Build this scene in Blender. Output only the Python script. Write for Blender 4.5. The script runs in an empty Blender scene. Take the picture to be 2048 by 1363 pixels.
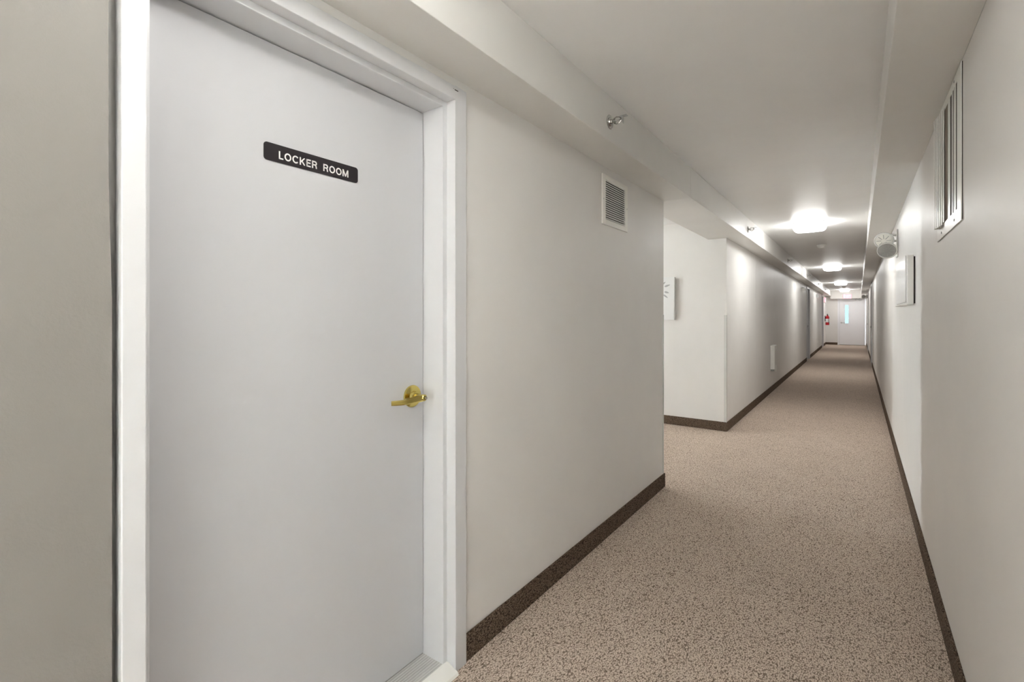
import bpy, bmesh, math, random
from mathutils import Vector, Matrix
random.seed(4)
S = bpy.context.scene
C = S.collection
PI = math.pi

# ------------------------------------------------------------------ camera
EYE = 1.27
cam_d = bpy.data.cameras.new('camera')
cam_d.sensor_width = 36.0
cam_d.lens = 962.0 / 2048.0 * 36.0
cam_d.shift_y = -(681.5 - 630.5) / 2048.0
cam_d.clip_start = 0.02
cam = bpy.data.objects.new('camera', cam_d)
cam.location = (0, 0, EYE)
cam.rotation_euler = (PI / 2, 0, math.atan(693.0 / 962.0))
C.objects.link(cam)
S.camera = cam

# ------------------------------------------------------------------ world, exposure
w = bpy.data.worlds.new('sky')
S.world = w
w.use_nodes = True
w.node_tree.nodes['Background'].inputs[0].default_value = (0.86, 0.95, 1.0, 1)
w.node_tree.nodes['Background'].inputs[1].default_value = 12.0
S.view_settings.view_transform = 'Standard'
S.view_settings.look = 'None'
S.view_settings.gamma = 1
S.view_settings.use_curve_mapping = False
S.view_settings.exposure = 2.22
LAMP = 7.4          # radiance of the ceiling lamps' diffusers

# ------------------------------------------------------------------ materials
def mat(name, col, rough=0.5, metal=0.0, spec=0.5):
    m = bpy.data.materials.new(name)
    m.use_nodes = True
    b = m.node_tree.nodes['Principled BSDF']
    b.inputs['Base Color'].default_value = (*col, 1)
    b.inputs['Roughness'].default_value = rough
    b.inputs['Metallic'].default_value = metal
    b.inputs['Specular IOR Level'].default_value = spec
    return m

def nd(m, t, **kw):
    n = m.node_tree.nodes.new(t)
    for k, v in kw.items():
        setattr(n, k, v)
    return n

def lk(m, a, b):
    m.node_tree.links.new(a, b)

def coords(m, scale=(1, 1, 1), rot=(0, 0, 0)):
    g = nd(m, 'ShaderNodeNewGeometry')
    mp = nd(m, 'ShaderNodeMapping')
    mp.inputs['Scale'].default_value = scale
    mp.inputs['Rotation'].default_value = rot
    lk(m, g.outputs['Position'], mp.inputs['Vector'])
    return mp.outputs['Vector']

def noise(m, vec, scale, detail=3, rough=0.6):
    n = nd(m, 'ShaderNodeTexNoise')
    n.inputs['Scale'].default_value = scale
    n.inputs['Detail'].default_value = detail
    n.inputs['Roughness'].default_value = rough
    lk(m, vec, n.inputs['Vector'])
    return n.outputs['Fac']

def ramp(m, fac, stops):
    r = nd(m, 'ShaderNodeValToRGB')
    e = r.color_ramp.elements
    while len(e) < len(stops):
        e.new(0.5)
    for i, (p, c) in enumerate(stops):
        e[i].position = p
        e[i].color = (*c, 1)
    lk(m, fac, r.inputs['Fac'])
    return r.outputs['Color']

def bump(m, h, strength, dist):
    b = nd(m, 'ShaderNodeBump')
    b.inputs['Strength'].default_value = strength
    b.inputs['Distance'].default_value = dist
    lk(m, h, b.inputs['Height'])
    lk(m, b.outputs['Normal'], m.node_tree.nodes['Principled BSDF'].inputs['Normal'])

def paint(name, col, rough=0.42, b=0.10, var=0.03, spec=0.28, sc=220):
    """rolled wall paint: faint mottling and a fine orange-peel relief"""
    m = mat(name, col, rough, 0, spec)
    v = coords(m)
    f = noise(m, v, 1.3, 4)
    lo = tuple(c * (1 - var) for c in col)
    hi = tuple(min(1, c * (1 + var)) for c in col)
    lk(m, ramp(m, f, [(0.3, lo), (0.7, hi)]), m.node_tree.nodes['Principled BSDF'].inputs['Base Color'])
    bump(m, noise(m, v, sc, 2), b, 0.002)
    return m

M = {}
M['wall'] = paint('taupe_wall_paint', (0.81, 0.79, 0.76), 0.44, 0.08)
M['wall_near'] = paint('brown_taupe_darkened_wall', (0.265, 0.248, 0.229), 0.5, 0.22, 0.03, 0.25, 160)  # browner paint, colour further darkened to offset strong light at this end
M['ceil'] = paint('ceiling_paint', (0.91, 0.91, 0.90), 0.42, 0.04, spec=0.35)
M['soffit'] = paint('bulkhead_paint', (0.78, 0.765, 0.73), 0.38, 0.03)
M['door'] = paint('door_paint', (0.61, 0.61, 0.625), 0.30, 0.03, 0.012, 0.4, 90)
M['frame'] = paint('frame_paint', (0.70, 0.70, 0.71), 0.28, 0.02, 0.01, 0.45, 90)
M['enddoor'] = paint('bright_door_paint', (0.90, 0.90, 0.92), 0.30, 0.03, 0.012, 0.4, 90)
M['white'] = mat('white_plastic', (0.86, 0.85, 0.82), 0.35)
M['cream'] = mat('cream_enamel', (0.88, 0.87, 0.83), 0.3)
M['grille'] = mat('grille_enamel', (0.88, 0.86, 0.80), 0.4)
M['dark'] = mat('dark_cavity', (0.035, 0.028, 0.022), 0.8)
M['brown'] = mat('duct_liner', (0.24, 0.19, 0.15), 0.8)
M['black'] = mat('sign_plastic', (0.026, 0.022, 0.025), 0.22, 0, 0.6)
M['letter'] = mat('letter_white', (0.85, 0.83, 0.81), 0.4)
M['brass'] = mat('polished_brass', (0.62, 0.51, 0.16), 0.16, 1.0)
M['chrome'] = mat('chrome', (0.42, 0.41, 0.39), 0.14, 1.0)
M['steel'] = mat('brushed_steel', (0.55, 0.55, 0.54), 0.3, 1.0)
M['red'] = mat('red_enamel', (0.55, 0.02, 0.03), 0.25)
M['rubber'] = mat('black_rubber', (0.02, 0.02, 0.02), 0.6)
M['guard'] = mat('corner_guard_plastic', (0.66, 0.66, 0.63), 0.25)
M['canvas'] = mat('white_canvas', (0.80, 0.80, 0.79), 0.8)
M['greypaint'] = mat('grey_brush_paint', (0.44, 0.44, 0.44), 0.8)
M['greyplate'] = mat('fixture_grey', (0.42, 0.42, 0.41), 0.5)

def emat(name, col, strength):
    m = mat(name, col, 0.5)
    b = m.node_tree.nodes['Principled BSDF']
    b.inputs['Emission Color'].default_value = (*col, 1)
    b.inputs['Emission Strength'].default_value = strength
    return m
M['lamp'] = emat('lit_diffuser', (1.0, 1.0, 0.985), LAMP)
M['dimlamp'] = emat('lit_diffuser_weak', (1.0, 0.99, 0.96), LAMP * 0.72)
M['hotlamp'] = emat('lit_diffuser_strong', (1.0, 0.98, 0.94), LAMP * 0.8)
M['exit_face'] = emat('lit_exit_panel', (0.85, 0.26, 0.32), 0.30)
M['exit_letter'] = emat('lit_exit_letters', (1.0, 0.72, 0.74), 0.36)

# carpet: short looped pile, broken diagonal flecks
def carpet(name, dark, mid, light):
    m = mat(name, mid, 0.95, 0, 0.1)
    v1 = coords(m, (1, 1, 1))
    warp = nd(m, 'ShaderNodeTexNoise'); warp.inputs['Scale'].default_value = 30
    lk(m, v1, warp.inputs['Vector'])
    add = nd(m, 'ShaderNodeVectorMath', operation='MULTIPLY_ADD')
    add.inputs[1].default_value = (0.012, 0.012, 0.012)
    lk(m, warp.outputs['Color'], add.inputs[0]); lk(m, v1, add.inputs[2])
    mp = nd(m, 'ShaderNodeMapping')
    mp.inputs['Rotation'].default_value = (0, 0, 0.15)
    mp.inputs['Scale'].default_value = (210, 110, 210)
    lk(m, add.outputs[0], mp.inputs['Vector'])
    a = nd(m, 'ShaderNodeTexVoronoi'); a.inputs['Scale'].default_value = 1.0
    lk(m, mp.outputs['Vector'], a.inputs['Vector'])
    b = noise(m, v1, 300, 3, 0.7)
    mix = nd(m, 'ShaderNodeMath', operation='MULTIPLY_ADD')
    lk(m, a.outputs['Distance'], mix.inputs[0]); mix.inputs[1].default_value = -0.55; lk(m, b, mix.inputs[2])
    gr = noise(m, coords(m, (60, 420, 60), (0, 0, 0.7)), 1.0, 2)
    gm = nd(m, 'ShaderNodeMath', operation='MULTIPLY_ADD')
    lk(m, gr, gm.inputs[0]); gm.inputs[1].default_value = 0.16; lk(m, mix.outputs[0], gm.inputs[2])
    big = noise(m, v1, 2.2, 3)
    mix2 = nd(m, 'ShaderNodeMath', operation='MULTIPLY_ADD')
    lk(m, big, mix2.inputs[0]); mix2.inputs[1].default_value = 0.06; lk(m, gm.outputs[0], mix2.inputs[2])
    col = ramp(m, mix2.outputs[0], [(0.16, dark), (0.33, mid), (0.55, light)])
    lk(m, col, m.node_tree.nodes['Principled BSDF'].inputs['Base Color'])
    bump(m, mix.outputs[0], 0.5, 0.004)
    return m
M['carpet'] = carpet('looped_carpet', (0.18, 0.128, 0.093), (0.62, 0.50, 0.405), (0.88, 0.755, 0.65))
M['cbase'] = carpet('carpet_base', (0.03, 0.019, 0.013), (0.125, 0.088, 0.062), (0.26, 0.19, 0.14))

m = mat('threshold_wood', (0.55, 0.54, 0.52), 0.5)
v = coords(m, (1, 0.05, 1))
wv = nd(m, 'ShaderNodeTexWave'); wv.inputs['Scale'].default_value = 30; wv.inputs['Distortion'].default_value = 1.0
wv.bands_direction = 'X'
lk(m, v, wv.inputs['Vector'])
lk(m, ramp(m, wv.outputs['Fac'], [(0.2, (0.46, 0.45, 0.43)), (0.8, (0.60, 0.59, 0.57))]), m.node_tree.nodes['Principled BSDF'].inputs['Base Color'])
M['sill'] = m
m = mat('tinted_window_glass', (0.0145, 0.020, 0.022), 0.02)
m.node_tree.nodes['Principled BSDF'].inputs['Transmission Weight'].default_value = 1.0
m.node_tree.nodes['Principled BSDF'].inputs['IOR'].default_value = 1.05
M['glass'] = m
m = mat('lens_glass', (0.34, 0.33, 0.31), 0.08)
M['lens'] = m

# ------------------------------------------------------------------ mesh helpers
def box(bm, x0, x1, y0, y1, z0, z1, bev=0.0, seg=2):
    g = bmesh.ops.create_cube(bm, size=1)
    vs = g['verts']
    for v in vs:
        v.co = Vector((x0 + (v.co.x + .5) * (x1 - x0), y0 + (v.co.y + .5) * (y1 - y0), z0 + (v.co.z + .5) * (z1 - z0)))
    if bev > 0:
        es = list({e for v in vs for e in v.link_edges})
        bmesh.ops.bevel(bm, geom=es, offset=bev, segments=seg, profile=0.7, affect='EDGES')

def prism(bm, pts, axis, a, b):
    """closed outline pts (2D) extruded along axis from a to b"""
    def P(p, t):
        if axis == 'x': return (t, p[0], p[1])
        if axis == 'y': return (p[0], t, p[1])
        return (p[0], p[1], t)
    va = [bm.verts.new(P(p, a)) for p in pts]
    vb = [bm.verts.new(P(p, b)) for p in pts]
    n = len(pts)
    bm.faces.new(va); bm.faces.new(vb[::-1])
    for i in range(n):
        bm.faces.new((va[i], vb[i], vb[(i + 1) % n], va[(i + 1) % n]))
    bmesh.ops.recalc_face_normals(bm, faces=bm.faces[:])

def lathe(bm, prof, origin, axis, n=32):
    """prof: (radius, distance along axis)"""
    ax = Vector(axis).normalized()
    u = ax.orthogonal().normalized(); w_ = ax.cross(u)
    o = Vector(origin)
    rings = []
    for r, h in prof:
        if r < 1e-6:
            rings.append([bm.verts.new(o + ax * h)])
        else:
            rings.append([bm.verts.new(o + ax * h + (u * math.cos(2 * PI * i / n) + w_ * math.sin(2 * PI * i / n)) * r) for i in range(n)])
    for a, b in zip(rings, rings[1:]):
        for i in range(n):
            j = (i + 1) % n
            if len(a) == 1 and len(b) == 1: continue
            if len(a) == 1: bm.faces.new((a[0], b[i], b[j]))
            elif len(b) == 1: bm.faces.new((a[i], b[0], a[j]))
            else: bm.faces.new((a[i], b[i], b[j], a[j]))
    if len(rings[0]) > 1: bm.faces.new(rings[0][::-1])
    if len(rings[-1]) > 1: bm.faces.new(rings[-1])
    bmesh.ops.recalc_face_normals(bm, faces=bm.faces[:])

def tube(bm, pts, r, n=12, ry=None):
    """sweep of an ellipse (r sideways, ry vertical) through pts"""
    pts = [Vector(p) for p in pts]
    rings = []
    for i, p in enumerate(pts):
        t = (pts[min(i + 1, len(pts) - 1)] - pts[max(i - 1, 0)]).normalized()
        up = Vector((0, 0, 1)) if abs(t.z) < 0.9 else Vector((0, 1, 0))
        s = t.cross(up).normalized(); u = s.cross(t)
        rr = r[i] if isinstance(r, (list, tuple)) else r
        r2 = rr if ry is None else (ry[i] if isinstance(ry, (list, tuple)) else ry)
        rings.append([bm.verts.new(p + s * math.cos(2 * PI * k / n) * rr + u * math.sin(2 * PI * k / n) * r2) for k in range(n)])
    for a, b in zip(rings, rings[1:]):
        for k in range(n):
            bm.faces.new((a[k], b[k], b[(k + 1) % n], a[(k + 1) % n]))
    bm.faces.new(rings[0][::-1]); bm.faces.new(rings[-1])
    bmesh.ops.recalc_face_normals(bm, faces=bm.faces[:])

def NB(): return bmesh.new()

def obj(name, bm, m, parent=None, smooth=False):
    me = bpy.data.meshes.new(name)
    bm.to_mesh(me); bm.free()
    me.materials.append(m)
    if smooth:
        for p in me.polygons: p.use_smooth = True
        try: me.set_sharp_from_angle(angle=math.radians(35))
        except Exception: pass
    o = bpy.data.objects.new(name, me)
    C.objects.link(o)
    if parent is not None:
        o.parent = parent
        # geometry is written in world coordinates: cancel the parents' offsets
        off = Vector((0, 0, 0)); p = parent
        while p is not None:
            off += p.location; p = p.parent
        me.transform(Matrix.Translation(-off))
    return o

def tag(o, label=None, cat=None, group=None, kind=None):
    if label: o['label'] = label
    if cat: o['category'] = cat
    if group: o['group'] = group
    if kind: o['kind'] = kind
    return o

def thing(name, label, cat, loc, group=None, kind=None):
    o = bpy.data.objects.new(name, None)
    o.empty_display_size = 0.1
    C.objects.link(o); o.location = loc
    return tag(o, label, cat, group, kind)

def struct(name, bm, m, label=None, cat=None, smooth=False):
    return tag(obj(name, bm, m, smooth=smooth), label, cat, kind='structure')

def copy_tree(o, parent=None):
    c = o.copy(); C.objects.link(c)
    if parent is not None: c.parent = parent
    for ch in list(o.children): copy_tree(ch, c)
    return c

LET = {  # stroke outlines on a unit cap height: (width, [polylines])
 'L': (.60, [[(.09, 1), (.09, .0)], [(.0, .085), (.60, .085)]]),
 'C': (.86, 'arc'), 'O': (.92, 'ring'),
 'K': (.80, [[(.09, 1), (.09, 0)], [(.13, .36), (.70, 1.0)], [(.33, .52), (.72, 0)]]),
 'E': (.66, [[(.09, 1), (.09, 0)], [(0, .915), (.66, .915)], [(.0, .52), (.61, .52)], [(0, .085), (.66, .085)]]),
 'R': (.78, 'r'),
 'M': (.98, [[(.085, 1), (.085, 0)], [(.895, 1), (.895, 0)], [(.11, 1.0), (.49, .05)], [(.87, 1.0), (.49, .05)]]),
 'X': (.80, [[(.08, 1), (.72, 0)], [(.72, 1), (.08, 0)]]), 'I': (.18, [[(.09, 1), (.09, 0)]]), 'T': (.74, [[(.37, 1), (.37, 0)], [(0, .915), (.74, .915)]]),
}
def glyph(ch, place, cap, sx, depth, th=.175):
    """one capital letter; place(u, v, w) maps letter plane to the world"""
    wd, st = LET[ch]
    bm = NB()
    def strip(pts, closed=False):
        n = len(pts); L, Rr = [], []
        for i, p in enumerate(pts):
            a = pts[(i - 1) % n] if closed or i > 0 else p
            b = pts[(i + 1) % n] if closed or i < n - 1 else p
            dx, dy = b[0] - a[0], b[1] - a[1]; l = math.hypot(dx, dy); nx, ny = -dy / l * th / 2, dx / l * th / 2
            L.append((p[0] + nx, min(1.0, max(0.0, p[1] + ny)) if not closed else p[1] + ny)); Rr.append((p[0] - nx, min(1.0, max(0.0, p[1] - ny)) if not closed else p[1] - ny))
        rng = range(n if closed else n - 1)
        def V(p, w_): return bm.verts.new(place(p[0] * cap * sx, p[1] * cap, w_))
        lt = [V(p, depth) for p in L]; rt = [V(p, depth) for p in Rr]; lb = [V(p, 0) for p in L]; rb = [V(p, 0) for p in Rr]
        for i in rng:
            k = (i + 1) % n
            bm.faces.new((lt[i], lt[k], rt[k], rt[i])); bm.faces.new((lt[i], lb[i], lb[k], lt[k])); bm.faces.new((rt[i], rt[k], rb[k], rb[i])); bm.faces.new((lb[i], rb[i], rb[k], lb[k]))
        if not closed:
            bm.faces.new((lt[0], rt[0], rb[0], lb[0])); bm.faces.new((lt[-1], lb[-1], rb[-1], rt[-1]))
    if st == 'ring': strip([(.46 + .375 * math.cos(2 * PI * i / 36), .5 + .415 * math.sin(2 * PI * i / 36)) for i in range(36)], True)
    elif st == 'arc': strip([(.46 + .375 * math.cos(math.radians(a)), .5 + .415 * math.sin(math.radians(a))) for a in range(38, 323, 10)])
    elif st == 'r':
        strip([(.09, 1), (.09, 0)])
        strip([(0, .915), (.46, .915)] + [(.46 + .20 * math.cos(math.radians(a)), .70 + .215 * math.sin(math.radians(a))) for a in range(75, -76, -15)] + [(.46, .485), (0, .485)])
        strip([(.50, .47), (.60, .36), (.64, .20), (.67, 0)])
    else:
        for p in st: strip(p)
    bmesh.ops.recalc_face_normals(bm, faces=bm.faces[:])
    return bm, wd * sx * cap

def words(text, place, cap, total, parent, material, depth=.0005, gap=.17, space=.62):
    base = sum(LET[c][0] if c != ' ' else space for c in text) + gap * (len(text) - 1)
    sx = total / (base * cap); u = 0
    for c in text:
        if c == ' ': u += (space + gap) * sx * cap; continue
        bm, wd = glyph(c, lambda a, b, d, u=u: place(u + a, b, d), cap, sx, depth)
        obj('letter', bm, material, parent); u += wd + gap * sx * cap

# ------------------------------------------------------------------ dimensions
XL, XR = -1.175, 0.28          # corridor walls
ZC, ZS = 2.335, 2.118          # ceiling, underside of the bulkheads
YB, YE = -4.4, 25.2            # back of the added lobby, end of the corridor
YL = -1.60                     # the left wall starts here; behind it the added lobby opens to the left
A0, A1, AX = 3.556, 5.65, -5.5  # alcove
OP0, OP1, OPT = 0.374, 1.2525, 2.019   # locker room door opening
WB0, WB1 = 0.05, 2.28          # sill and head of the added lobby openings
BH = 0.10                      # carpet base height

# ------------------------------------------------------------------ shell
bm = NB(); box(bm, -7.3, 0.6, YB - .3, YE + .3, -.12, 0); struct('floor', bm, M['carpet'])
bm = NB(); box(bm, -7.3, 0.6, YB - .3, YE + .3, ZC, ZC + .12); struct('ceiling', bm, M['ceil'])

# left wall near the camera: stops short of the steel door frame, leaving an open joint
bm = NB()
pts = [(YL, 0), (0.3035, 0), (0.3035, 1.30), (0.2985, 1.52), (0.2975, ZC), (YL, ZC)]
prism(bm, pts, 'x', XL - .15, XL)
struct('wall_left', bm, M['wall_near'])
bm = NB(); box(bm, XL - .17, XL - .05, 0.28, 0.33, 0, ZC)               # back of the joint
box(bm, XL - .15, XL, 0.317, 1.327, 2.08, ZC)                 # over the door
box(bm, XL - .15, XL, 1.327, A0, 0, ZC)                       # door to alcove corner
box(bm, XL - .40, XL - .19, 0.2, 1.5, 0, ZC)                  # closes the back of the door
struct('wall_left_middle', bm, M['wall'])
bm = NB()
D2 = (15.72, 16.62); D3 = (22.55, 23.45)
y = A1
for d in (D2, D3):
    box(bm, XL - .15, XL, y, d[0], 0, ZC)
    box(bm, XL - .15, XL, d[0], d[1], 2.04, ZC)
    box(bm, XL - .25, XL - .12, d[0] - .1, d[1] + .1, 0, ZC)
    y = d[1]
box(bm, XL - .15, XL, y, YE, 0, ZC)
struct('wall_left_far', bm, M['wall'])
bm = NB(); box(bm, AX, XL - .15, A0 - .14, A0, 0, ZC); struct('wall_alcove_near', bm, M['wall'])
bm = NB(); box(bm, AX, XL - .15, A1, A1 + .14, 0, ZC); struct('wall_alcove_far', bm, M['wall'])
bm = NB(); box(bm, AX - .14, AX, A0 - .14, A1 + .14, 0, 0.4); box(bm, AX - .14, AX, A0 - .14, A1 + .14, 1.9, ZC); box(bm, AX - .14, AX, A0 - .14, 3.65, 0.4, 1.9); box(bm, AX - .14, AX, 4.02, A1 + .14, 0.4, 1.9); struct('wall_alcove_left', bm, M['wall'])  # opening added out of view deep in the alcove to bring fill light
bm = NB()
R1 = (15.1, 16.0); R2 = (20.6, 21.5)
y = YB
for d in (R1, R2):
    box(bm, XR, XR + .15, y, d[0], 0, ZC)
    box(bm, XR, XR + .15, d[0], d[1], 2.04, ZC)
    box(bm, XR + .10, XR + .2, d[0] - .1, d[1] + .1, 0, ZC)
    y = d[1]
box(bm, XR, XR + .15, y, YE, 0, ZC)
struct('wall_right', bm, M['wall'])
# unseen lobby behind the camera, added with wide openings for fill light
LX = -3.2
bm = NB(); box(bm, LX - .1, XR + .15, YB - .15, YB, 0, ZC); struct('wall_back', bm, M['wall'])
bm = NB(); box(bm, LX - .15, LX, YB, YL, 0, WB0); box(bm, LX - .15, LX, YB, YL, WB1, ZC)
for y in (YB, -2.2, YL - .12): box(bm, LX - .15, LX, y, y + .12, WB0, WB1)
struct('wall_added_lobby_left', bm, M['wall'])
bm = NB(); box(bm, LX - .15, XL - .15, YL, YL + .14, 0, ZC); struct('wall_added_lobby_front', bm, M['wall'])
# end wall with the exit doorway
EX0, EX1, EXT = -0.69, 0.255, 2.05
bm = NB()
box(bm, XL - .1, EX0, YE, YE + .15, 0, ZC); box(bm, EX1, XR + .1, YE, YE + .15, 0, ZC); box(bm, EX0, EX1, YE, YE + .15, EXT, ZC)
struct('wall_end', bm, M['wall'])

# bulkheads and header
bm = NB()
box(bm, XL, -0.98, YL, A0, ZS, ZC, 0.0015, 1); box(bm, -1.365, -0.98, A0, A1, ZS, ZC, 0.0015, 1); box(bm, XL, -0.98, A1, YE, ZS, ZC, 0.0015, 1)
struct('trim_1', bm, M['soffit'])
bm = NB(); box(bm, 0.084, XR, YB, 23.9, ZS, ZC, 0.0015, 1); struct('trim_2', bm, M['soffit'])
bm = NB(); box(bm, -0.98, XR, 24.95, YE, 1.99, ZC); struct('trim_3', bm, M['soffit'])
bm = NB(); box(bm, XL, XL + .0012, 7.50, 7.512, BH, ZS - .02); struct('trim_4', bm, M['wall'])

# carpet base along the walls
def base_run(name, x0, x1, y0, y1):
    bm = NB(); box(bm, x0, x1, y0, y1, 0, BH, 0.002, 1); struct(name, bm, M['cbase'])
T = 0.010
base_run('baseboard_left', XL, XL + T, 1.329, A0 + T)
base_run('baseboard_left_far', XL, XL + T, A1 - T, D2[0] - .06)
base_run('baseboard_left_middle', XL, XL + T, D2[1] + .06, D3[0] - .06)
base_run('baseboard_left_end', XL, XL + T, D3[1] + .06, YE)
base_run('baseboard_alcove', AX, XL, A1 - T, A1)
base_run('baseboard_alcove_near', AX, XL, A0, A0 + T)
base_run('baseboard_right', XR - T, XR, YB, R1[0] - .06)
base_run('baseboard_right_far', XR - T, XR, R1[1] + .06, R2[0] - .06)
base_run('baseboard_right_end', XR - T, XR, R2[1] + .06, YE)
base_run('baseboard_end', XL + T, EX0 - .05, YE - T, YE)
base_run('baseboard_left_back', XL, XL + T, YL, 0.29)

# ------------------------------------------------------------------ locker room door
door = thing('door_1', 'white locker room door in a stepped steel frame', 'door', (XL, 0.81, 0), kind='structure')
DX = -1.305
def frame_section(y_open, s, w_=.0765):
    """plan outline (x, y) of one stile; s=-1 for the left stile, +1 for the right"""
    q = [(XL - .14, 0), (XL - .03, 0), (XL - .03, .0185), (XL + .0130, .0185), (XL + .0130, w_), (XL - .02, w_), (XL - .02, w_ - .007), (XL - .14, w_ - .007)]
    # rebate where the leaf sits
    q = [(XL - .14, 0)] + q[1:]
    return [(x, y_open + s * t) for x, t in q]
bm = NB()
prism(bm, frame_section(OP0, -1, .0595), 'z', 0, OPT + .066)
prism(bm, frame_section(OP1, 1), 'z', 0, OPT + .066)
# head: same section turned, between the stiles
q = [(XL - .14, 0), (XL - .03, 0), (XL - .03, .0185), (XL + .0130, .0185), (XL + .0130, .066), (XL - .14, .066)]
a, b = OP0 - .0185, OP1 + .0185
prism(bm, [(XL + .0130, OPT + .0185), (XL + .0130, OPT + .066), (XL - .03, OPT + .066), (XL - .03, OPT + .0185)], 'y', a, b)
prism(bm, [(XL - .03, OPT), (XL - .03, OPT + .066), (XL - .14, OPT + .066), (XL - .14, OPT)], 'y', OP0, OP1)
bmesh.ops.remove_doubles(bm, verts=bm.verts[:], dist=1e-5)
fr = obj('door_frame', bm, M['frame'], door)
bv = fr.modifiers.new('soften', 'BEVEL'); bv.width = 0.0022; bv.segments = 2; bv.limit_method = 'ANGLE'
bm = NB(); box(bm, XL + .0130, XL + .0134, 1.2655, 1.2835, 2.0690, 2.0722); box(bm, XL + .0130, XL + .0134, 1.2585, 1.2605, 2.0712, 2.0735)
obj('paint_chip', bm, M['dark'], fr)
bm = NB(); box(bm, DX - .044, DX, OP0 + .003, OP1 - .0035, 0.026, OPT - .0035, 0.0015, 2)
leaf = obj('door_leaf', bm, M['door'], door)
bm = NB(); box(bm, DX - .020, DX - .012, OP0, OP1, 0.0, OPT); obj('door_seal', bm, M['dark'], door)
# threshold: ridged saddle and a pale nosing strip
bm = NB()
out = [(DX - .05, 0), (DX - .05, .022)]
x = DX - .02
while x < -1.215:
    out += [(x, .022), (x + .006, .022), (x + .0075, .0205), (x + .009, .022)]; x += .010
out += [(-1.205, .021), (-1.2, .004), (-1.2, 0)]
prism(bm, out, 'y', OP0 + .0005, OP1 - .0005); obj('threshold', bm, M['sill'], door)
bm = NB()
prism(bm, [(-1.206, 0), (-1.206, .024), (-1.196, .0245), (-1.150, .009), (-1.146, 0)], 'y', OP0 - .017, OP1 + .017)
ns = obj('threshold_strip', bm, M['cream'], door)
# lever handle
hy, hz = 1.195, 0.980
bm = NB()
lathe(bm, [(.0395, 0), (.0400, .003), (.0385, .0060), (.030, .0085), (.0195, .0095), (.0185, .012), (.0165, .020), (.0120, .022), (.0115, .050), (.0118, .064), (.0095, .067), (0, .067)], (DX, hy, hz), (1, 0, 0), 48)
rose = obj('door_handle', bm, M['brass'], door, True)
bm = NB()
lev = [(DX + .059, hy + .010, hz), (DX + .060, hy - .004, hz), (DX + .060, hy - .030, hz - .001), (DX + .060, hy - .060, hz - .003), (DX + .059, hy - .090, hz - .004), (DX + .056, hy - .100, hz - .004), (DX + .048, hy - .116, hz - .004), (DX + .040, hy - .128, hz - .004)]
def lever_bar(bm, pts, th, hh):
    rings = []
    for i, p in enumerate(pts):
        p = Vector(p); t = (Vector(pts[min(i + 1, len(pts) - 1)]) - Vector(pts[max(i - 1, 0)])).normalized()
        n = Vector((t.y, -t.x, 0)).normalized()
        if n.x < 0: n = -n
        h = hh[i] / 2; a = th / 2
        prof = [(a, -h * .55), (a, h * .55), (a * .4, h), (-a, h), (-a, -h), (a * .4, -h)]
        rings.append([bm.verts.new(p + n * u + Vector((0, 0, v_))) for u, v_ in prof])
    k = len(rings[0])
    for a, b in zip(rings, rings[1:]):
        for i in range(k): bm.faces.new((a[i], b[i], b[(i + 1) % k], a[(i + 1) % k]))
    bm.faces.new(rings[0]); bm.faces.new(rings[-1][::-1])
    bmesh.ops.recalc_face_normals(bm, faces=bm.faces[:])
lever_bar(bm, lev, .009, [.020, .024, .025, .021, .0175, .017, .016, .015])
obj('lever', bm, M['brass'], rose)
bm = NB(); lathe(bm, [(.0055, .064), (.0055, .072), (.0040, .0735), (0, .0735)], (DX, hy + .001, hz), (1, 0, 0), 20)
obj('lock_button', bm, M['chrome'], rose, True)

# the black plate on the door
sg = thing('door_sign', 'black plastic plate reading LOCKER ROOM on the white door', 'sign', (DX, 0.812, 1.695))
bm = NB()
y0, y1, z0, z1, r = 0.662, 0.963, 1.693, 1.742, .009
pts = []
for cy, cz, s in ((y1 - r, z0 + r, -90), (y1 - r, z1 - r, 0), (y0 + r, z1 - r, 90), (y0 + r, z0 + r, 180)):
    for k in range(7):
        an = math.radians(s + k * 15); pts.append((cy + r * math.cos(an), cz + r * math.sin(an)))
prism(bm, pts, 'x', DX, DX + .0022)
pl = obj('plate', bm, M['black'], sg)
words('LOCKER ROOM', lambda u, v, d: (DX + .0022 + d, .7035 + u, 1.7035 + v), .0218, .2235, pl, M['letter'])

# ------------------------------------------------------------------ far side doors in the corridor
def side_door(n, x, y0, y1, s, label):
    """s=+1: wall on the left (room side +x); s=-1: wall on the right"""
    d = thing('door_%d' % n, label, 'door', (x, (y0 + y1) / 2, 0), kind='structure')
    bm = NB()
    f = x + s * .016
    a, b = min(x - s * .11, f), max(x - s * .11, f)
    box(bm, a, b, y0 - .05, y0 + .012, 0, 2.05, .002, 1); box(bm, a, b, y1 - .012, y1 + .05, 0, 2.05, .002, 1)
    box(bm, a, b, y0 - .05, y1 + .05, 2.028, 2.09, .002, 1)
    obj('door_frame', bm, M['frame'], d)
    bm = NB(); l0, l1 = sorted((x - s * .03, x - s * .075)); box(bm, l0, l1, y0 + .014, y1 - .014, .01, 2.025, .001, 1); lf = obj('door_leaf', bm, M['door'], d)
    bm = NB(); lathe(bm, [(.028, 0), (.028, .006), (.011, .010), (.011, .04), (.026, .045), (.028, .06), (.018, .068), (0, .07)], (x - s * .03, y0 + .08, .98), (s, 0, 0), 20)
    obj('door_handle', bm, M['steel'], lf, True)
    return d
side_door(2, XL, D2[0], D2[1], 1, 'white door in the left wall halfway down the corridor')
side_door(3, XL, D3[0], D3[1], 1, 'white door in the left wall beside the exit sign')
side_door(4, XR, R1[0], R1[1], -1, 'white door in the right wall halfway down the corridor')
side_door(5, XR, R2[0], R2[1], -1, 'white door in the right wall near the exit')

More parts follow.
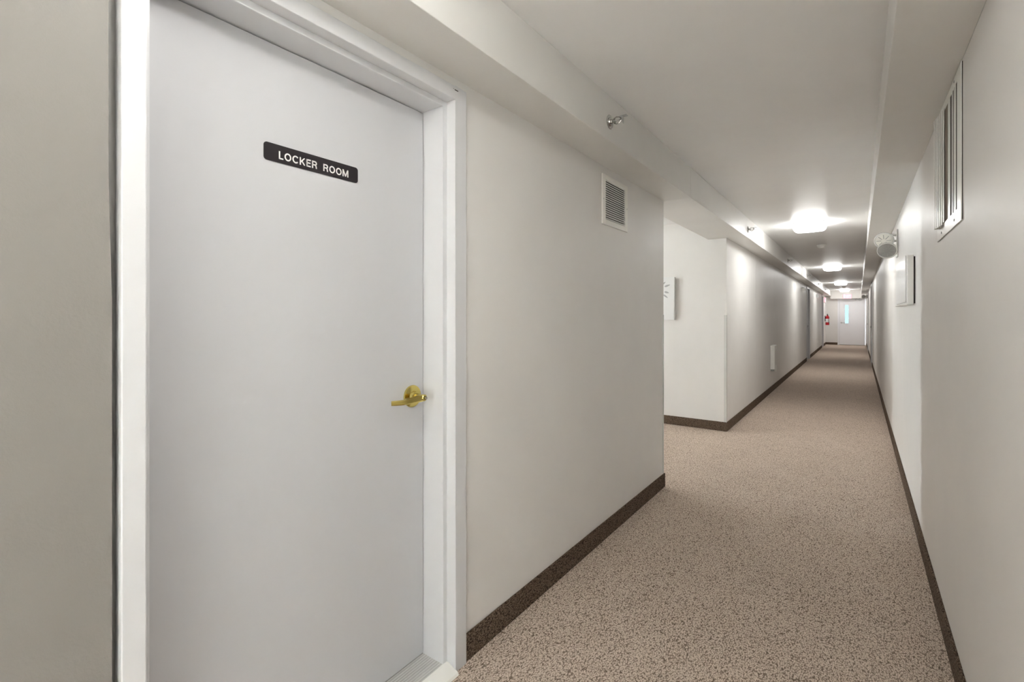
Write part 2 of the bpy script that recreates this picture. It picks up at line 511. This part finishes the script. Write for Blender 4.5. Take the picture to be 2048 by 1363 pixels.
# ------------------------------------------------------------------ exit door at the end
ed = thing('door_6', 'white exit door with narrow glass pane at corridor end', 'door', ((EX0 + EX1) / 2, YE, 0), kind='structure')
bm = NB()
box(bm, EX0 - .045, EX0 + .018, YE - .015, YE + .13, 0, EXT + .03, .002, 1); box(bm, EX1 - .018, EX1 + .022, YE - .015, YE + .13, 0, EXT + .03, .002, 1)
box(bm, EX0 - .045, EX1 + .022, YE - .015, YE + .13, EXT - .018, EXT + .03, .002, 1)
obj('door_frame', bm, M['enddoor'], ed)
WX0, WX1, WZ0, WZ1 = -.475, -.345, .93, 1.72
bm = NB()
a, b = EX0 + .022, EX1 - .024
box(bm, a, WX0, YE + .01, YE + .055, .015, EXT - .022); box(bm, WX1, b, YE + .01, YE + .055, .015, EXT - .022)
box(bm, WX0, WX1, YE + .01, YE + .055, .015, WZ0); box(bm, WX0, WX1, YE + .01, YE + .055, WZ1, EXT - .022)
lf = obj('door_leaf', bm, M['enddoor'], ed)
bm = NB(); box(bm, WX0, WX1, YE + .028, YE + .034, WZ0, WZ1); obj('pane', bm, M['glass'], lf)
bm = NB()
for x0, x1, z0, z1 in ((WX0 - .02, WX0, WZ0 - .02, WZ1 + .02), (WX1, WX1 + .02, WZ0 - .02, WZ1 + .02), (WX0, WX1, WZ0 - .02, WZ0), (WX0, WX1, WZ1, WZ1 + .02)):
    box(bm, x0, x1, YE + .002, YE + .012, z0, z1)
obj('pane_frame', bm, M['enddoor'], lf)
bm = NB(); tube(bm, [(-.60, YE + .01, .96), (-.60, YE - .05, .96), (-.58, YE - .055, .96), (-.47, YE - .055, .955)], .011); lathe(bm, [(.032, 0), (.03, .01), (0, .012)], (-.60, YE + .01, .96), (0, -1, 0), 20)
obj('door_handle', bm, M['steel'], lf, True)
bm = NB(); box(bm, -.12, .10, YE - .045, YE + .01, 1.905, 1.955, .006, 1); tube(bm, [(-.02, YE - .03, 1.955), (-.02, YE - .10, 1.965), (-.28, YE - .16, 1.968)], .009)
tube(bm, [(-.28, YE - .16, 1.968), (-.05, YE - .03, 1.985)], .008)
obj('door_closer', bm, M['steel'], lf)
bm = NB(); box(bm, EX1 - .026, EX1 - .019, YE + .012, YE + .05, 0.0, EXT - .022); box(bm, EX0 + .016, EX0 + .026, YE + .056, YE + .075, 0.0, EXT); box(bm, EX0, EX1, YE + .056, YE + .075, EXT - .03, EXT); box(bm, a, EX1 - .02, YE + .012, YE + .05, 0.001, .014); obj('door_seal', bm, M['rubber'], ed)

# ------------------------------------------------------------------ ceiling lights
LG = 'square ceiling lights along the corridor'
def squircle(h, z, n=40, e=5.0):
    out = []
    for i in range(n):
        t = 2 * PI * i / n; c, s = math.cos(t), math.sin(t)
        out.append((h * math.copysign(abs(c) ** (2 / e), c), h * math.copysign(abs(s) ** (2 / e), s), z))
    return out
def make_light(loc, label):
    r = thing('ceiling_light', label, 'ceiling light', (0, 0, 0), LG)
    bm = NB(); box(bm, -.155, .155, -.155, .155, -.012, 0, .003, 1); obj('base_plate', bm, M['greyplate'], r)
    bm = NB()
    rings = [[bm.verts.new(p) for p in squircle(h, z)] for h, z in ((.160, -.012), (.166, -.016), (.165, -.040), (.158, -.064), (.143, -.078), (.10, -.086), (.05, -.089))]
    for a, b in zip(rings, rings[1:]):
        for i in range(40): bm.faces.new((a[i], b[i], b[(i + 1) % 40], a[(i + 1) % 40]))
    bm.faces.new(rings[0]); bm.faces.new(rings[-1][::-1])
    bmesh.ops.recalc_face_normals(bm, faces=bm.faces[:])
    obj('diffuser', bm, M['lamp'], r, True)
    r.location = loc
    return r
L0 = make_light((-.462, 6.55, ZC), 'square lit ceiling light nearest the camera, past the alcove')
for loc, lab in (((-.465, 12.6, ZC), 'second square lit ceiling light down the corridor'),
                 ((-.465, 18.8, ZC), 'third square lit ceiling light down the corridor'),
                 ((-.465, 24.0, ZC), 'farthest square ceiling light, directly over the red exit sign'),
                 ((-.457, 0.42, ZC), 'square ceiling light in front of the locker room door'),
                 ((-2.75, 4.72, ZC), 'square ceiling light inside the left alcove')):
    c = copy_tree(L0); c.location = loc; c['label'] = lab
    if loc[1] < 5:
        for ch in c.children:
            if ch.name.startswith('diffuser'):
                ch.data = ch.data.copy(); ch.data.materials[0] = M['dimlamp' if loc[1] < 1 else 'hotlamp']

# smoke detectors
def smoke(loc, label):
    r = thing('smoke_detector', label, 'smoke detector', (0, 0, 0), 'smoke detectors on the ceiling')
    bm = NB(); lathe(bm, [(.062, 0), (.064, .010), (.058, .014)], (0, 0, 0), (0, 0, -1), 32); obj('mounting_plate', bm, M['white'], r, True)
    bm = NB(); lathe(bm, [(.052, .014), (.052, .024), (.046, .036), (.030, .042), (.028, .048), (0, .050)], (0, 0, 0), (0, 0, -1), 32); obj('sensor_head', bm, M['white'], r, True)
    r.location = loc; return r
s0 = smoke((-.455, 8.63, ZC), 'round white smoke detector just past the nearest visible ceiling light')
c = copy_tree(s0); c.location = (-.43, 21.6, ZC); c['label'] = 'round smoke detector between the last two ceiling lights'

# ------------------------------------------------------------------ sidewall sprinklers on the left bulkhead
def sprinkler(label):
    r = thing('fire_sprinkler', label, 'sprinkler', (0, 0, 0), 'sprinklers along the left bulkhead')
    bm = NB(); lathe(bm, [(.034, 0), (.035, .002), (.031, .006), (.022, .005), (.020, .010), (.016, .011)], (0, 0, 0), (1, 0, 0), 32); obj('escutcheon', bm, M['chrome'], r, True)
    bm = NB(); lathe(bm, [(.010, .008), (.010, .022), (.013, .022), (.013, .028), (.008, .030)], (0, 0, 0), (1, 0, 0), 6)
    tube(bm, [(.026, 0, .012), (.036, 0, .017), (.050, 0, .014), (.060, 0, .004)], .0028, 8)
    tube(bm, [(.026, 0, -.012), (.036, 0, -.017), (.050, 0, -.014), (.060, 0, -.004)], .0028, 8)
    lathe(bm, [(.004, .056), (.006, .062), (.006, .068)], (0, 0, 0), (1, 0, 0), 10)
    obj('frame_arms', bm, M['chrome'], r, True)
    bm = NB(); tube(bm, [(.030, 0, 0), (.057, 0, 0)], .0028, 8); obj('glass_bulb', bm, M['lens'], r, True)
    bm = NB(); box(bm, .066, .0685, -.013, .013, -.014, .012, .0006, 1); box(bm, .055, .090, -.012, .012, .012, .0145, .0006, 1)
    for k in (-1, 0, 1): box(bm, .066, .0685, k * .009 - .002, k * .009 + .002, -.019, -.013)
    obj('deflector', bm, M['steel'], r)
    return r
sp = sprinkler('chrome sprinkler on the bulkhead above the wall vent')
SPY = [(2.17, None), (5.76, 'second chrome sprinkler, on the bulkhead at the alcove far corner'), (9.42, 'third chrome sprinkler along the left bulkhead'),
       (13.25, 'fourth chrome sprinkler along the left bulkhead'), (17.0, 'fifth small sprinkler far along the left bulkhead'), (20.8, 'farthest small sprinkler on the left bulkhead')]
for y, lab in SPY:
    o = sp if lab is None else copy_tree(sp)
    o.location = (-.98, y, 2.207)
    if lab: o['label'] = lab

# ------------------------------------------------------------------ return-air vent on the left wall
vt = thing('wall_vent', 'cream louvred air vent high on the left wall', 'vent', (XL, 2.674, 1.787))
VY0, VY1, VZ0, VZ1 = 2.494, 2.854, 1.787, 2.072
bm = NB()
b_ = .040; bz = .026
for y0, y1, z0, z1 in ((VY0, VY0 + b_, VZ0, VZ1), (VY1 - b_, VY1, VZ0, VZ1), (VY0 + b_, VY1 - b_, VZ0, VZ0 + bz + .006), (VY0 + b_, VY1 - b_, VZ1 - bz, VZ1)):
    box(bm, XL, XL + .008, y0, y1, z0, z1, .0015, 1)
obj('vent_frame', bm, M['grille'], vt)
bm = NB(); box(bm, XL, XL + .0008, VY0 + b_, VY1 - b_, VZ0 + bz, VZ1 - bz); obj('duct_shade_sheet', bm, M['dark'], vt)  # near-black sheet stands in for the shaded duct behind the louvres
NL = 18
zz0, zz1 = VZ0 + bz + .006, VZ1 - bz
for k in range(NL):
    z = zz0 + (zz1 - zz0) * (k + .5) / NL
    bm = NB()
    h = (zz1 - zz0) / NL
    prism(bm, [(XL + .0010, z + h * .30), (XL + .0078, z - h * .42), (XL + .0078, z - h * .18), (XL + .0015, z + h * .46)], 'y', VY0 + b_, VY1 - b_)
    obj('louvre', bm, M['grille'], vt)
for y in (VY0 + .012, VY1 - .012):
    bm = NB(); lathe(bm, [(.004, 0), (.003, .0015), (0, .002)], (XL + .008, y, (VZ0 + VZ1) / 2), (1, 0, 0), 12); obj('screw', bm, M['steel'], vt)

# ------------------------------------------------------------------ supply grille on the right wall
g = thing('air_register', 'white grille with vertical slats on the right wall under the bulkhead', 'vent', (XR, 2.46, 1.586))
GY0, GY1, GZ0, GZ1 = 2.165, 2.755, 1.586, 2.114
S0, S1 = GZ0 + .052, GZ1 - .035
XF = XR - .0045
bm = NB()
for y0, y1, z0, z1 in ((GY0, 2.243, GZ0, GZ1), (2.70, GY1, GZ0, GZ1), (2.243, 2.70, GZ0, S0), (2.243, 2.70, S1, GZ1)):
    box(bm, XF, XR - .0018, y0, y1, z0, z1, .0006, 1)
obj('grille_frame', bm, M['cream'], g)
bm = NB(); box(bm, XR - .0018, XR, GY0 - .003, GY1 - .006, GZ0 + .004, GZ1 - .002); obj('gap_shade', bm, M['dark'], g)  # dark sheet painting the shaded gap behind the frame
bm = NB(); box(bm, XF + .0010, XR - .0010, 2.243, 2.446, S0, S1); obj('duct_shade_sheet', bm, M['dark'], g)  # near-black sheet stands in for shade inside the slots
bm = NB(); box(bm, XF + .0010, XR - .0010, 2.446, 2.70, S0, S1); obj('duct_liner', bm, M['brown'], g)
for y0, y1 in ((2.272, 2.292), (2.304, 2.314), (2.340, 2.358), (2.400, 2.426), (2.434, 2.450)):
    bm = NB(); box(bm, XF, XF + .0012, y0, y1, S0 - .002, S1 + .002); obj('slat', bm, M['cream'], g)
for i in range(6):
    y = 2.530 + i * .026
    bm = NB(); prism(bm, [(XF + .001, y + .012), (XF - .002 - .0030 * i, y), (XF - .0040 - .0030 * i, y + .018), (XF + .001, y + .021)], 'z', S0 - .008 * (i > 0), S1 + .006)
    obj('slat', bm, M['cream'], g)
for y, z in ((2.30, GZ1 - .016), (2.62, GZ1 - .016), (2.30, GZ0 + .022), (2.62, GZ0 + .022)):
    bm = NB(); lathe(bm, [(.005, 0), (.004, .002), (0, .0025)], (XF, y, z), (-1, 0, 0), 12); obj('screw', bm, M['steel'], g)

# ------------------------------------------------------------------ white wall cabinet on the right wall
cb = thing('wall_cabinet', 'shiny white metal box on the right wall below the emergency lamps', 'cabinet', (XR, 4.15, 1.335))
bm = NB(); box(bm, XR - .040, XR - .008, 3.80, 4.62, 1.335, 1.640, .003, 1); obj('cabinet_body', bm, M['cream'], cb)
bm = NB(); box(bm, XR - .008, XR, 3.80 + .004, 4.60, 1.345, 1.630); obj('gap_shade_plate', bm, M['dark'], cb)  # dark plate painting the shaded gap between cabinet and wall
bm = NB(); prism(bm, [(XR - .041, 3.806), (XR - .047, 3.806), (XR - .050, 4.63), (XR - .041, 4.63)], 'z', 1.352, 1.637)
dr = obj('cabinet_door', bm, mat('gloss_white', (.82, .81, .79), .30), cb)
bm = NB(); prism(bm, [(XR - .041, 3.81), (XR - .062, 4.62), (XR - .041, 4.62)], 'z', 1.338, 1.343); obj('drip_lip', bm, M['grille'], cb)

# ------------------------------------------------------------------ emergency lamps
el = thing('emergency_light', 'twin round emergency lamps on the right wall under the bulkhead', 'emergency light', (XR, 5.40, 1.90))
bm = NB(); box(bm, XR - .012, XR, 5.34, 5.46, 1.78, 2.02, .004, 1); obj('back_plate', bm, M['white'], el)
bm = NB(); tube(bm, [(XR - .01, 5.40, 1.975), (XR - .045, 5.38, 1.978), (XR - .070, 5.345, 1.955)], .011); tube(bm, [(XR - .01, 5.40, 1.925), (XR - .035, 5.38, 1.922), (XR - .055, 5.31, 1.87)], .011)
obj('arm', bm, M['white'], el, True)
def head(center, axis, back):
    ax = Vector(axis).normalized()
    bm = NB(); lathe(bm, [(.018, -.065), (.040, -.054), (.060, -.026), (.068, -.004), (.072, 0), (.072, .011), (.066, .014), (.063, .008)], center, ax, 36)
    h = obj('lamp_head', bm, M['white'], el, True)
    bm = NB(); lathe(bm, [(.063, .008), (.050, .012), (.02, .015), (0, .0155)], center, ax, 36); obj('lens', bm, M['lens'] if not back else M['grille'], h, True)
    bm = NB(); u = ax.orthogonal().normalized(); v_ = ax.cross(u); c_ = Vector(center)
    for k in range(8):
        an = PI * 2 * k / 8; d = u * math.cos(an) + v_ * math.sin(an)
        tube(bm, [c_ + ax * .0155 + d * .018, c_ + ax * .0125 + d * .052], .0018, 6)
    obj('lens_rib', bm, M['greyplate'], h)
head((.182, 5.30, 1.925), (-.22, -.90, -.42), True)
head((.201, 5.26, 1.832), (-.18, -.88, -.45), False)
e2 = thing('emergency_light', 'small distant emergency lamp on the right wall beside the exit door', 'emergency light', (XR, 22.6, 2.0))
bm = NB(); box(bm, XR - .05, XR, 23.0, 23.2, 1.93, 2.06, .004, 1); obj('battery_case', bm, M['white'], e2)
bm = NB(); lathe(bm, [(.02, -.08), (.06, -.05), (.075, 0), (.078, .01), (.06, .014)], (XR - .115, 22.95, 1.99), (-.3, -.9, -.1), 28); hd = obj('lamp_head', bm, M['white'], e2, True)
bm = NB(); lathe(bm, [(.058, .0142), (.056, .016), (.03, .017)], (XR - .115, 22.95, 1.99), (-.3, -.9, -.1), 28); obj('lens', bm, M['greyplate'], hd, True)
bm = NB(); tube(bm, [(XR - .04, 23.0, 1.99), (XR - .10, 22.99, 1.99)], .012); obj('arm', bm, M['white'], e2, True)

# ------------------------------------------------------------------ corner guards of the alcove
for nm, yc, s, lab in (('a', A0, 1, 'clear vertical corner guard on the near corner of the alcove'), ('b', A1, -1, 'pale vertical corner guard on the far corner of the alcove')):
    bm = NB()
    t, wd = .0022, .024
    pts = [(XL + t, yc + s * t), (XL + t, yc - s * wd), (XL, yc - s * wd), (XL, yc), (XL - wd, yc), (XL - wd, yc + s * t)]
    prism(bm, pts, 'z', BH + .001, 1.275)
    tag(obj('corner_guard', bm, M['guard']), lab, 'corner guard')

# ------------------------------------------------------------------ canvas in the alcove
cv = thing('canvas_picture', 'white canvas with grey flower petals hanging in the alcove', 'picture', (-2.03, A1, 1.22))
CY = A1 - .042
bm = NB(); box(bm, -2.33, -1.727, CY, A1, 1.218, 1.715, .004, 2); obj('canvas', bm, M['canvas'], cv)
bm = NB()
cx, cz = -1.935, 1.575
random.seed(11)
for ring, (r0, ln, n) in enumerate(((.035, .045, 9), (.095, .065, 13))):
    for k in range(n):
        an = 2 * PI * (k + .35 * ring + .15) / n + random.uniform(-.08, .08)
        l = ln * random.uniform(.7, 1.05); w2 = .008 + .003 * random.random()
        rr = r0 * random.uniform(.9, 1.1)
        d = (math.cos(an), math.sin(an)); p = (-d[1], d[0]); pts = []
        for q in range(12):
            t = 2 * PI * q / 12; a_ = rr + l / 2 + math.cos(t) * l / 2; b_2 = math.sin(t) * w2 * (1 - .35 * math.cos(t))
            pts.append((cx + d[0] * a_ + p[0] * b_2, cz + d[1] * a_ + p[1] * b_2))
        prism(bm, pts, 'y', CY - .0006, CY + .0002)
for k in range(5): prism(bm, [(cx - .004 + .012 * math.sin(k), 1.45 - k * .034), (cx + .010 + .012 * math.sin(k), 1.45 - k * .034), (cx + .004 + .012 * math.sin(k), 1.475 - k * .034)], 'y', CY - .0006, CY + .0002)
obj('painted_petals', bm, M['greypaint'], cv)

# ------------------------------------------------------------------ small things on the far left wall
wb = thing('wall_box', 'tall slim white box projecting low on the left wall beyond the alcove', 'wall box', (XL, 9.0, .385))
bm = NB(); box(bm, XL, XL + .062, 8.90, 9.00, .385, .775, .003, 1); obj('box_body', bm, M['cream'], wb)
bm = NB(); box(bm, XL, XL + .055, 9.00, 9.22, .705, .775, .003, 1); bx = obj('box_bracket', bm, M['cream'], wb)
bm = NB(); box(bm, XL, XL + .045, 8.92, 8.98, .352, .385, .002, 1); obj('cable_outlet', bm, M['greyplate'], wb)
def outlet(y, z, label):
    r = thing('outlet_plate', label, 'outlet', (XL, y, z))
    bm = NB(); box(bm, XL, XL + .012, y - .036, y + .036, z - .058, z + .058, .003, 1); obj('cover_plate', bm, M['cream'], r)
    for dz in (-.025, .025):
        bm = NB(); box(bm, XL + .012, XL + .014, y - .014, y + .014, z + dz - .014, z + dz + .014, .0008, 1); obj('socket', bm, M['white'], r)
outlet(9.50, .35, 'white outlet plate on the left wall beside the slim box')
outlet(20.3, .35, 'tiny outlet plate between the two far left doors')
for y, z, lab, mm in ((14.4, 1.95, 'small pale tab sign projecting high before the first far left door', 'white'), (19.3, 1.94, 'small dark tab sign projecting high between the far left doors', 'greyplate')):
    r = thing('projecting_sign', lab, 'sign', (XL, y, z))
    bm = NB(); box(bm, XL, XL + .075, y, y + .008, z - .06, z + .02, .001, 1); obj('sign_panel', bm, M[mm], r)
    bm = NB(); box(bm, XL, XL + .05, y - .003, y + .011, z + .02, z + .045, .001, 1); obj('bracket', bm, M['greyplate'], r)

# ------------------------------------------------------------------ exit signs and extinguisher at the end
ex = thing('exit_sign', 'lit red exit sign on the header above the exit door', 'exit sign', (-.39, 24.95, 2.0))
bm = NB(); box(bm, -.545, -.225, 24.89, 24.95, 1.985, 2.175, .004, 1); obj('sign_case', bm, M['cream'], ex)
bm = NB(); box(bm, -.535, -.235, 24.887, 24.89, 1.995, 2.165); obj('sign_face', bm, M['exit_face'], ex)
words('EXIT', lambda u, v, d: (-.505 + u, 24.887 - d, 2.028 + v), .105, .24, ex, M['exit_letter'], .001, .22)
ex = thing('exit_sign', 'small red exit sign on the left wall above the extinguisher', 'exit sign', (XL, 24.4, 1.86))
bm = NB(); box(bm, XL, XL + .05, 24.05, 24.35, 1.82, 2.03, .004, 1); obj('sign_case', bm, M['cream'], ex)
bm = NB(); box(bm, XL + .05, XL + .052, 24.06, 24.34, 1.83, 2.02); box(bm, XL + .004, XL + .048, 24.046, 24.05, 1.83, 2.02); obj('sign_face', bm, M['exit_face'], ex)
words('EXIT', lambda u, v, d: (XL + .052 + d, 24.085 + u, 1.87 + v), .11, .23, ex, M['exit_letter'], .001, .22)

fe = thing('fire_extinguisher', 'red fire extinguisher hanging on the left wall by the exit', 'fire extinguisher', (XL + .09, 24.55, .87))
fx, fy = XL + .095, 24.6
bm = NB(); lathe(bm, [(.060, 0), (.068, .006), (.070, .02), (.070, .33), (.062, .365), (.035, .392), (.022, .40), (.022, .42)], (fx, fy, .86), (0, 0, 1), 32); obj('cylinder', bm, M['red'], fe, True)
bm = NB(); lathe(bm, [(.0708, .12), (.0712, .121), (.0712, .27), (.0708, .271)], (fx, fy, .86), (0, 0, 1), 32); obj('paper_label', bm, M['letter'], fe, True)
bm = NB(); lathe(bm, [(.02, .42), (.024, .425), (.024, .45), (.012, .455), (.012, .465)], (fx, fy, .86), (0, 0, 1), 16); box(bm, fx - .012, fx + .012, fy - .10, fy + .02, 1.325, 1.335, .002, 1); box(bm, fx - .010, fx + .010, fy - .11, fy + .01, 1.350, 1.362, .002, 1)
obj('valve_handle', bm, M['rubber'], fe)
bm = NB(); tube(bm, [(fx, fy - .02, 1.30), (fx + .03, fy - .08, 1.27), (fx + .055, fy - .085, 1.15), (fx + .055, fy - .06, 1.0), (fx + .05, fy - .055, .93)], [.008, .008, .008, .011, .015], 10); obj('hose', bm, M['rubber'], fe, True)
bm = NB(); box(bm, XL, XL + .026, fy - .03, fy + .03, 1.02, 1.26, .002, 1); obj('wall_bracket', bm, M['rubber'], fe)
